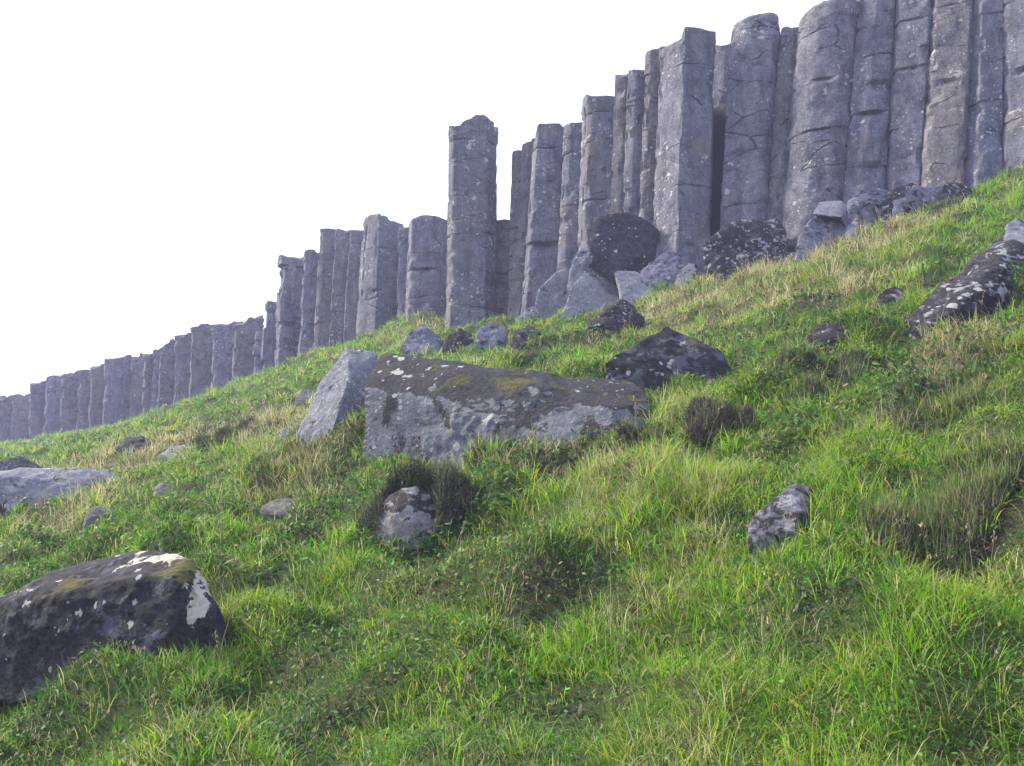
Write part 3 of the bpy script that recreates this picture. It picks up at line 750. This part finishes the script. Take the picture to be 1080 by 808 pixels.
def veg(x, y):
    """fields in 0..1: straw, bright, dark"""
    n = n2(x, y, .9, 2.2, 3); m = n2(x, y, .33, 6.1, 2)
    st = np.clip(field(x, y, STRAW) * 1.15 + .42 * n2(x, y, 1.7, 4.4, 3) - .06, 0, 1)
    br = np.clip(.25 + field(x, y, BRIGHT) * .7 + .8 * n + .35 * m, 0, 1)
    dk = np.clip(field(x, y, DARK) * .95 - .02 - .8 * n2(x, y, 1.3, 9.7, 4), 0, 1)
    return st, br, dk


# ------------------------------------------------------------------ ground sheet
def axis(lo, hi, step, mids):
    pts = [lo]
    return pts


def spaced(segs, tail=1.22, far=700):
    out = []
    for a, b, s in segs: out += list(np.arange(a, b, s))
    out.append(segs[-1][1])
    s = .6; x = out[-1]
    while x < far: s *= tail; x += s; out.append(x)
    s = .6; x = out[0]; pre = []
    while x > -far: s *= tail; x -= s; pre.append(x)
    return np.array(pre[::-1] + out)


gx = spaced([(-48, -30, .4), (-30, -12, .22), (-12, -4.5, .11), (-4.5, 5, .06), (5, 14, .11), (14, 20, .3)])
gy = spaced([(-3, 0, .3), (0, 1.4, .1), (1.4, 8.5, .06), (8.5, 24, .11), (24, 42, .22), (42, 64, .4)])
XX, YY = np.meshgrid(gx, gy)
xf, yf = XX.ravel(), YY.ravel()
zf = ground_h(xf, yf)
i = np.arange(len(xf)).reshape(XX.shape)
q = np.stack([i[:-1, :-1], i[:-1, 1:], i[1:, 1:], i[1:, :-1]], -1).reshape(-1, 4)
st, br, dk = veg(xf, yf)
gc = np.outer(1 - br, (.04, .062, .018)) + np.outer(br, (.065, .11, .02))
gc = gc * (1 - .7 * st[:, None]) + .7 * st[:, None] * np.array((.17, .155, .075))
gc = gc * (1 - .7 * dk[:, None]) + .7 * dk[:, None] * np.array((.035, .032, .025))
bare = np.clip(field(xf, yf, BARE), 0, 1)[:, None]
gc = gc * (1 - bare) + bare * np.array((.03, .025, .026))
s_, _t = cliff_s(xf, yf)
rk = (sstep(.6, .9, s_) * (1 - sstep(1.6, 2.6, s_)))[:, None]
gc = gc * (1 - rk) + rk * np.array((.06, .06, .07))
ground = mesh_np("ground", np.stack([xf, yf, zf], 1), [q], ground_mat(), True, gc)
tag(ground, "steep grassy hillside rising to the foot of the basalt cliff", "ground", kind="structure")


# ------------------------------------------------------------------ grass
def inside_rock(p):
    hit = np.zeros(len(p), bool)
    for N, d, cen in HULLS:
        rel = p - cen
        hit |= ((rel @ N.T) < d[None] * 1.0).all(1)
    return hit


def scatter(y0, y1, dens, margin=2.0, k=.72):
    A = (k * (y1 ** 2 - y0 ** 2) + 2 * margin * (y1 - y0))
    n = int(A * dens)
    y = np.sqrt(rng.uniform(0, 1, n * 2) * (y1 ** 2 - y0 ** 2) + y0 ** 2) if y0 > 2 else rng.uniform(y0, y1, n * 2)
    y = rng.uniform(y0, y1, n * 3)
    wmax = k * y1 + margin
    x = rng.uniform(-wmax, wmax, n * 3)
    keep = np.abs(x) < k * y + margin
    x, y = x[keep], y[keep]
    f = 2 * wmax * (y1 - y0)
    n_ = int(len(x) * min(1, dens * f / (n * 3)))
    x, y = x[:n_], y[:n_]
    s, _ = cliff_s(x, y)
    m = s < -.25
    return x[m], y[m]


def blades(px, py, length, width, az, lean, curl, col, three=True, flat=.0):
    """all inputs arrays per blade; returns verts, tris, colours"""
    n = len(px)
    pz = slope_h(px, py) - .015
    base = np.stack([px, py, pz], 1)
    dirh = np.stack([np.cos(az), np.sin(az), np.zeros(n)], 1)
    # blade's flat side faces roughly any way
    wa = az + np.pi / 2 + rng.normal(0, .6, n)
    wd = np.stack([np.cos(wa), np.sin(wa), np.zeros(n)], 1) * width[:, None] * .5
    up = np.array([0, 0, 1.])
    def pt(t):
        h = length * (lean * t + curl * t * t)
        v = length * t * np.sqrt(np.clip(1 - (lean + curl * t * .6) ** 2, .1, 1)) - length * curl * .35 * t ** 3
        return base + dirh * h[:, None] + up * v[:, None]
    ts = (0, .4, .75, 1.) if three else (0, .55, 1.)
    ws = (1, .9, .6) if three else (1, .8)
    V = []
    for t, w in zip(ts[:-1], ws):
        p = pt(t); V += [p - wd * w, p + wd * w]
    V.append(pt(1.))
    k = len(V)
    V = np.stack(V, 1).reshape(-1, 3)
    o = np.arange(n)[:, None] * k
    T = []
    for s in range(len(ws) - 1):
        a = 2 * s
        T += [o + np.array([[a, a + 1, a + 3]]), o + np.array([[a, a + 3, a + 2]])]
    a = 2 * (len(ws) - 1)
    T.append(o + np.array([[a, a + 1, a + 2]]))
    T = np.vstack(T)
    return V, T, np.repeat(col, k, 0)


class Acc:
    def __init__(s): s.v, s.t, s.c, s.n = [], [], [], 0
    def add(s, V, T, Cc):
        s.v.append(V.astype(np.float32)); s.t.append((T + s.n).astype(np.int32)); s.c.append(Cc.astype(np.float32)); s.n += len(V)
    def build(s, name, mat):
        return mesh_np(name, np.vstack(s.v), [np.vstack(s.t)], mat, True, np.vstack(s.c))


M_GRASS = leaf_mat("grass_blade", .5, .55)
M_DRY = leaf_mat("dry_grass_blade", .3, .7)
M_HERB = leaf_mat("herb_leaf", .3, .55)
M_HEATH = leaf_mat("heather_twig", .1, .85)

GRASS, DRY, HERB = Acc(), Acc(), Acc()
DENS = 1.0
ZONES = [(1.0, 3.2, 620, 15, .11, .0036), (3.2, 5.5, 430, 15, .12, .0044), (5.5, 9, 230, 14, .14, .0064), (9, 14, 90, 13, .18, .0095), (14, 24, 42, 12, .2, .016), (24, 40, 22, 11, .24, .026), (40, 58, 11, 10, .3, .04)]
for y0, y1, td, nb, ln, wd in ZONES:
    tx, ty = scatter(y0, y1, td * DENS)
    nt = len(tx)
    st, br, dk = veg(tx, ty)
    bare_t = field(tx, ty, BARE)
    keep = rng.random(nt) > np.clip(dk * .3 + bare_t * .25, 0, .9)
    tx, ty, st, br, dk = tx[keep], ty[keep], st[keep], br[keep], dk[keep]
    nt = len(tx)
    tall = np.clip(.68 + .35 * br + .4 * st - .35 * dk + .75 * n2(tx, ty, 2.6, 31., 2) + rng.normal(0, .2, nt), .5, 1.7)
    isdry = rng.random(nt) < np.clip(.05 + (.5 if y1 < 6 else .75 if y1 < 9.5 else .95) * st - .05 * br, 0, .88)
    rad = .035 + .05 * rng.random(nt) + wd * 2
    taz = rng.uniform(0, 2 * np.pi, nt)
    # colours of whole tufts
    c = np.where((rng.random(nt) < br * .9)[:, None], COLS["bright"], COLS["green"])
    c = np.where((rng.random(nt) < .26 + .25 * st)[:, None], COLS["yellow"], c)
    c = np.where((rng.random(nt) < dk * 1.1)[:, None], COLS["dark"], c)
    cd = np.where((rng.random(nt) < .72)[:, None], COLS["straw"], COLS["brown"])
    c = np.where(isdry[:, None], cd, c) * rng.normal(1, .16, nt)[:, None].clip(.6, 1.5)
    rep = np.repeat(np.arange(nt), nb)
    n = len(rep)
    a = rng.uniform(0, 2 * np.pi, n); rr = rad[rep] * np.sqrt(rng.random(n))
    bx = tx[rep] + np.cos(a) * rr; by = ty[rep] + np.sin(a) * rr
    az = np.where(rng.random(n) < .55, a, taz[rep] + rng.normal(0, .6, n))
    # hangs down the slope a little
    L = ln * tall[rep] * rng.uniform(.45, 1.25, n) * np.where(isdry[rep], 1.15, 1)
    lean = np.clip(rng.normal(.34, .18, n), 0, .8); curl = np.clip(rng.normal(.42, .25, n), -.05, .95)
    dx, dy = np.cos(az) * (lean + curl) - .16, np.sin(az) * (lean + curl) - .18
    az = np.arctan2(dy, dx)
    w = wd * rng.uniform(.6, 1.25, n) * np.where(isdry[rep], .62 if y1 < 9.5 else .9, 1)
    col = c[rep] * rng.normal(1, .14, n)[:, None].clip(.55, 1.5)
    mixd = rng.random(n) < .15
    col = np.where((mixd & ~isdry[rep])[:, None], COLS["straw"] * rng.uniform(.5, 1, n)[:, None], col)
    ok = ~inside_rock(np.stack([bx, by, slope_h(bx, by) + .03], 1))
    d_ = isdry[rep]
    for acc, m in ((GRASS, ok & ~d_), (DRY, ok & d_)):
        if m.any():
            acc.add(*blades(bx[m], by[m], L[m], w[m], az[m], lean[m], curl[m], col[m], three=y1 < 15))

# low leafy herbs and moss between the blades
for y0, y1, dens, sz, up in [(1.0, 3.2, 4800, .009, .045), (3.2, 5.5, 3200, .0135, .05), (5.5, 9, 2000, .022, .08), (9, 15, 480, .028, .09), (15, 25, 140, .045, .1)]:
    x, y = scatter(y0, y1, dens)
    st, br, dk = veg(x, y)
    cl = n2(x, y, 2.6, 12.3, 2)
    keep = rng.random(len(x)) < np.clip(.38 + .7 * dk + .8 * cl - .3 * st, .26, 1)
    x, y, st, br, dk, cl = x[keep], y[keep], st[keep], br[keep], dk[keep], cl[keep]
    n = len(x)
    z = slope_h(x, y) + up * rng.random(n) ** .7 * (1 + .5 * cl)
    s = sz * rng.uniform(.5, 1.4, n)
    a = rng.uniform(0, 2 * np.pi, n); ti = rng.normal(0, .6, n)
    d1 = np.stack([np.cos(a) * np.cos(ti), np.sin(a) * np.cos(ti), np.sin(ti)], 1) * s[:, None]
    t2 = rng.normal(0, .5, n)
    d2 = np.stack([-np.sin(a) * np.cos(t2), np.cos(a) * np.cos(t2), np.sin(t2)], 1) * (s * .55)[:, None]
    p = np.stack([x, y, z], 1)
    ok = ~inside_rock(p)
    kind = rng.random(n)
    hue = n2(x, y, 1.5, 21., 2)
    c = np.where((kind < .45 + .5 * hue)[:, None], (.085, .205, .025), (.05, .13, .025))
    c = np.where((kind > .86 - .3 * hue)[:, None], (.17, .16, .045), c)
    c = np.where((rng.random(n) < .6 * dk)[:, None], np.where((rng.random(n) < .5)[:, None], (.08, .066, .05), (.05, .075, .035)), c)
    c = c * rng.normal(1, .2, n)[:, None].clip(.5, 1.6)
    p, d1, d2, c = p[ok], d1[ok], d2[ok], c[ok]; n = len(p)
    V = np.stack([p - d1, p + d2, p + d1, p - d2], 1).reshape(-1, 3)
    o = np.arange(n)[:, None] * 4
    HERB.add(V, np.vstack([o + [[0, 1, 2]], o + [[0, 2, 3]]]), np.repeat(c, 4, 0))

tag(GRASS.build("grass", M_GRASS), "green and yellow-green grass covering the hillside", "grass", kind="stuff")
tag(DRY.build("dry_grass", M_DRY), "straw coloured dry grass mixed through the green", "dry grass", kind="stuff")
tag(HERB.build("ground_cover", M_HERB), "low dark green herbs and moss between the grass tufts", "ground cover", kind="stuff")

# tall seeding stalks
ST = Acc()
for y0, y1, dens, wd in [(1.3, 4, 11, .0022), (4, 9, 6, .004), (9, 18, 2.2, .008)]:
    x, y = scatter(y0, y1, dens, 1.0)
    n = len(x)
    ok = ~inside_rock(np.stack([x, y, slope_h(x, y) + .05], 1)); x, y = x[ok], y[ok]; n = len(x)
    L = rng.uniform(.25, .52, n); az = rng.uniform(0, 2 * np.pi, n); lean = np.clip(rng.normal(.22, .15, n), 0, .6); curl = np.clip(rng.normal(.25, .2, n), 0, .7)
    col = np.array((.3, .25, .13)) * rng.uniform(.6, 1.15, n)[:, None]
    ST.add(*blades(x, y, L, np.full(n, wd) * 1., az, lean, curl, col))
    # seed heads: small flakes near the tip
    k = 9
    rep = np.repeat(np.arange(n), k)
    t = rng.uniform(.78, 1.02, n * k)
    lx = L[rep] * (lean[rep] * t + curl[rep] * t * t)
    vz = L[rep] * t * np.sqrt(np.clip(1 - (lean[rep] + curl[rep] * t * .6) ** 2, .1, 1)) - L[rep] * curl[rep] * .35 * t ** 3
    p = np.stack([x[rep] + np.cos(az[rep]) * lx, y[rep] + np.sin(az[rep]) * lx, slope_h(x, y)[rep] - .015 + vz], 1) + rng.normal(0, .004 + wd, (n * k, 3))
    d1 = rng.normal(0, 1, (n * k, 3)); d1 /= np.linalg.norm(d1, axis=1)[:, None]; d1[:, 2] = np.abs(d1[:, 2]) + .8
    d2 = np.cross(d1, rng.normal(0, 1, (n * k, 3))); d2 /= np.linalg.norm(d2, axis=1)[:, None] + 1e-6
    s = (.004 + wd * .9)
    V = np.stack([p - d1 * s, p + d2 * s * .5, p + d1 * s, p - d2 * s * .5], 1).reshape(-1, 3)
    o = np.arange(n * k)[:, None] * 4
    ST.add(V, np.vstack([o + [[0, 1, 2]], o + [[0, 2, 3]]]), np.repeat(np.array((.33, .27, .16)) * rng.uniform(.5, 1.2, (n * k, 1)), 4, 0))
tag(ST.build("seed_grass", M_DRY), "thin seeding grass stalks standing above the turf", "seed grass", kind="stuff")


# ------------------------------------------------------------------ heather bushes
def heather(px, py, rx, hpx, label, n=7000, hk=.75,  ring=None, tone=0., seed=0, ry=None, wd=None):
    """a dome of fine twigs; ring: keep only the part above/around a rock"""
    r = np.random.default_rng(400 + seed); n = int(n * 2)
    g = ground_px(px, py)
    Y = g[1]; R = rx * Y / F; H = hpx * Y / F
    Ry = (ry or .8) * R
    u = r.uniform(-1, 1, n * 2); v = r.uniform(-1, 1, n * 2)
    m = (u * u + v * v) < 1
    u, v = u[m][:n], v[m][:n]; n = len(u)
    x = g[0] + u * R + v * Ry * g[0] / Y; y = g[1] + .6 * Ry + v * Ry
    H *= hk
    q = np.clip(1 - u * u - v * v, 0, 1)
    if ring:
        kk = ~((v < .05) & (np.abs(u + .08 + .15 * n2(x, y, 6., 3.)) < .42)); u, v, x, y, q = u[kk], v[kk], x[kk], y[kk], q[kk]; n = len(u)
    if not ring:
        q = np.zeros(n)
        for a_ in range(7):
            cu, cv, cr = r.uniform(-.75, .75), r.uniform(-.6, .6), r.uniform(.25, .6)
            q = np.maximum(q, r.uniform(.45, 1) * np.clip(1 - ((u - cu) ** 2 + (v - cv) ** 2) / cr ** 2, 0, 1))
    lump = np.clip(.8 + .3 * n2(x, y, 1.6 / max(R, .15), seed + .5, 3), .1, 1.6)
    keep = r.random(n) < np.clip(q * 1.6 * lump, .04, 1)
    u, v, x, y, q, lump = u[keep], v[keep], x[keep], y[keep], q[keep], lump[keep]; n = len(u)
    top = H * q ** .8 * lump
    z = slope_h(x, y) + top * r.uniform(.2, 1, n) ** .5 - .03
    wd_ = wd or max(.0028, .38 * Y / F * .9)
    L = r.uniform(.015, .045, n) * (1 + wd_ * 60)
    nrm = np.stack([u * .5, v * .4 - .2, .7 * np.ones(n)], 1) + r.normal(0, .9, (n, 3)); nrm /= np.linalg.norm(nrm, axis=1)[:, None]
    side = np.cross(nrm, r.normal(0, 1, (n, 3))); side /= np.linalg.norm(side, axis=1)[:, None]
    p = np.stack([x, y, z], 1)
    ok = ~inside_rock(p + nrm * L[:, None] * .5)
    p, nrm, side, L = p[ok], nrm[ok], side[ok], L[ok]; n = len(p)
    w = side * (wd_ * r.uniform(.5, 1.2, n))[:, None]
    mid = p + nrm * (L * .5)[:, None]
    V = np.stack([p - w * .5, p + w * .5, mid + w, p + nrm * L[:, None] + r.normal(0, .01, (n, 3)), mid - w], 1).reshape(-1, 3)
    o = np.arange(n)[:, None] * 5
    k = r.random(n)
    c = np.where((k < .5)[:, None], (.07, .054, .062), (.12, .092, .085))
    c = np.where((k > .6 - tone * .5)[:, None], (.06, .105, .04), c)
    c = np.where((k > .93)[:, None], (.24, .21, .15), c) * r.uniform(.6, 1.3, n)[:, None]
    # grass and straw growing through it
    gi = r.random(n) < .12
    c[gi] = np.where((r.random(gi.sum()) < .5)[:, None], (.30, .27, .14), (.12, .22, .03)) * r.uniform(.6, 1.1, gi.sum())[:, None]
    V5 = V.reshape(n, 5, 3); up_ = np.array([0, 0, 1.]) + r.normal(0, .3, (n, 3))
    ext = (L * 1.7 + .03)[:, None]
    V5[gi, 2] = (p + up_ * ext * .5 + w * .5)[gi]; V5[gi, 4] = (p + up_ * ext * .5 - w * .5)[gi]; V5[gi, 3] = (p + up_ * ext)[gi]
    V = V5.reshape(-1, 3)
    ob = mesh_np("heather_bush", V, [np.vstack([o + [[0, 1, 2]], o + [[0, 2, 4]], o + [[2, 3, 4]]])], M_HEATH, True, np.repeat(c, 5, 0))
    origin_to(ob, g)
    return tag(ob, label, "heather", "heather clumps on the slope")


heather(768, 462, 46, 50, "tall dead brown heather clump right of the dark peaked boulder", 14000, seed=1, tone=-.7, hk=1.05)
heather(880, 418, 55, 34, "wide low grey green heather clump in the grass below the dark ledge", 8000, seed=2, tone=.5)
heather(838, 388, 34, 24, "small heather mound between the dark peaked boulder and the dark ledge", 5000, seed=3, tone=.4)
heather(1000, 442, 62, 24, "dark green heather strip in the right of the slope below the long slab", 8000, seed=4, tone=.6)
heather(565, 384, 40, 24, "dark heather hummock behind the right half of the large mossy block", 7000, seed=5, tone=.3)
heather(228, 474, 34, 28, "dark bush alone on the straw slope below the far low cliff", 6000, seed=6, tone=.7)
heather(285, 512, 48, 24, "low brown heather patch left of the large mossy block", 8000, seed=7, tone=.2)
heather(434, 572, 64, 104, "dark heather collar hooding the buff rock face", 40000, seed=8, tone=-.2, hk=.95, ring=True, ry=.75)
boulder("rock", [[(985, 598, .25), (992, 566, .35), (1012, 538, .47), (1050, 520, .55), (1100, 508, .6), (1115, 560, .45), (1080, 602, .2), (1020, 608, .15), (1040, 556, .38)]],
        "shade-darkened purple brown rock and peat face in the hollow at the right edge", R_PEAT, (1010, 606), cat="rock", group="smaller rocks scattered on the slope", back=.5, sub=6, rough=.045, chips=1, sharp=30, seed=90)
heather(1010, 600, 80, 40, "dark purple heather spilling over the peat face at the right edge", 22000, seed=32, tone=-.6, hk=.8)
heather(1020, 526, 66, 24, "heather fringe along the top of the hollow by the right edge", 12000, seed=31, tone=.5)
heather(985, 612, 60, 34, "low dark heather clump at the foot of the hollow by the right edge", 9000, seed=11, tone=0., hk=.8)
heather(1066, 520, 40, 45, "dark heather hanging above the hollow at the right edge", 9000, seed=12, tone=.3)
heather(676, 466, 24, 24, "brown heather growing against the right end of the large mossy block", 6000, seed=13, tone=-.3)
heather(515, 492, 34, 26, "dark green heather at the front of the large mossy block", 6000, seed=14, tone=.6)
heather(640, 330, 24, 14, "small brown heather tuft behind the dark and cream rock", 3500, seed=18, tone=-.3)
heather(915, 236, 26, 14, "green bush sprouting among the fallen blocks at the column feet", 3500, seed=19, tone=.9)
heather(1000, 222, 26, 14, "brown green bush by the rubble line at the column feet", 3500, seed=20, tone=.4)

# ------------------------------------------------------------------ light, sky, camera
SUN_EL, SUN_AZ = math.radians(40), math.radians(-68)        # azimuth from +Y towards +X
sd = Vector((math.sin(SUN_AZ) * math.cos(SUN_EL), math.cos(SUN_AZ) * math.cos(SUN_EL), math.sin(SUN_EL)))
sun = bpy.data.lights.new("sun", "SUN"); sun.energy = 3.7; sun.angle = math.radians(7); sun.color = (1, .93, .76)
so = bpy.data.objects.new("sun", sun); C.objects.link(so)
so.rotation_euler = (-sd).to_track_quat("-Z", "Y").to_euler()

w = bpy.data.worlds.new("World"); bpy.context.scene.world = w; w.use_nodes = True
nt = w.node_tree; nt.nodes.clear()
sky = nt.nodes.new("ShaderNodeTexSky"); sky.sky_type = "NISHITA"; sky.sun_disc = False
sky.sun_elevation = SUN_EL; sky.sun_rotation = SUN_AZ; sky.dust_density = 2.5
mx = nt.nodes.new("ShaderNodeMix"); mx.data_type = "RGBA"; mx.inputs[0].default_value = .62
mx.inputs[7].default_value = (7.1, 7.6, 11.0, 1)                  # bright thin overcast
nt.links.new(sky.outputs[0], mx.inputs[6])
bg = nt.nodes.new("ShaderNodeBackground"); bg.inputs[1].default_value = .105
nt.links.new(mx.outputs[2], bg.inputs[0])
wo = nt.nodes.new("ShaderNodeOutputWorld"); nt.links.new(bg.outputs[0], wo.inputs[0])

# added bluish volume: lifts the cliff's darks, standing in for lens glare
bm = bmesh.new(); bmesh.ops.create_cube(bm, size=1)
zlo, zhi = float(zf.min()) - 1, 16.0
zhi = max(zhi, float(zf.max()) + 1)
for v in bm.verts: v.co = Vector((v.co.x * 1800, v.co.y * 1800, zlo if v.co.z < 0 else zhi))
me = bpy.data.meshes.new("veil"); bm.to_mesh(me); bm.free()
hz = NT("glare_veil")
pv = hz.n("ShaderNodeVolumePrincipled", Color=(.66, .69, 1.0), Density=.0027)
hz.t.links.new(pv.outputs[0], hz.out.inputs["Volume"])
me.materials.append(hz.m)
ho = bpy.data.objects.new("veil", me); C.objects.link(ho)
tag(ho, "thin bluish haze added before the cliff, standing in for lens glare", "veil", kind="stuff")
print("veil", zlo, zhi)

cam = bpy.data.cameras.new("camera"); cam.sensor_fit = "HORIZONTAL"; cam.sensor_width = 36; cam.lens = 36 * F / 1080
cam.clip_start = .05; cam.clip_end = 5000
co = bpy.data.objects.new("camera", cam); C.objects.link(co)
co.location = (0, 0, 0); co.rotation_euler = (math.pi / 2 + PITCH, 0, 0)
sc = bpy.context.scene
sc.camera = co
sc.view_settings.view_transform = "Standard"; sc.view_settings.look = "None"
sc.view_settings.exposure = 1.3; sc.view_settings.gamma = 1
sc.render.engine = "CYCLES"
sc.cycles.max_bounces = 6; sc.cycles.diffuse_bounces = 3; sc.cycles.transmission_bounces = 3; sc.cycles.volume_bounces = 0
sc.cycles.use_denoising = True
print("blades", GRASS.n, DRY.n, HERB.n)
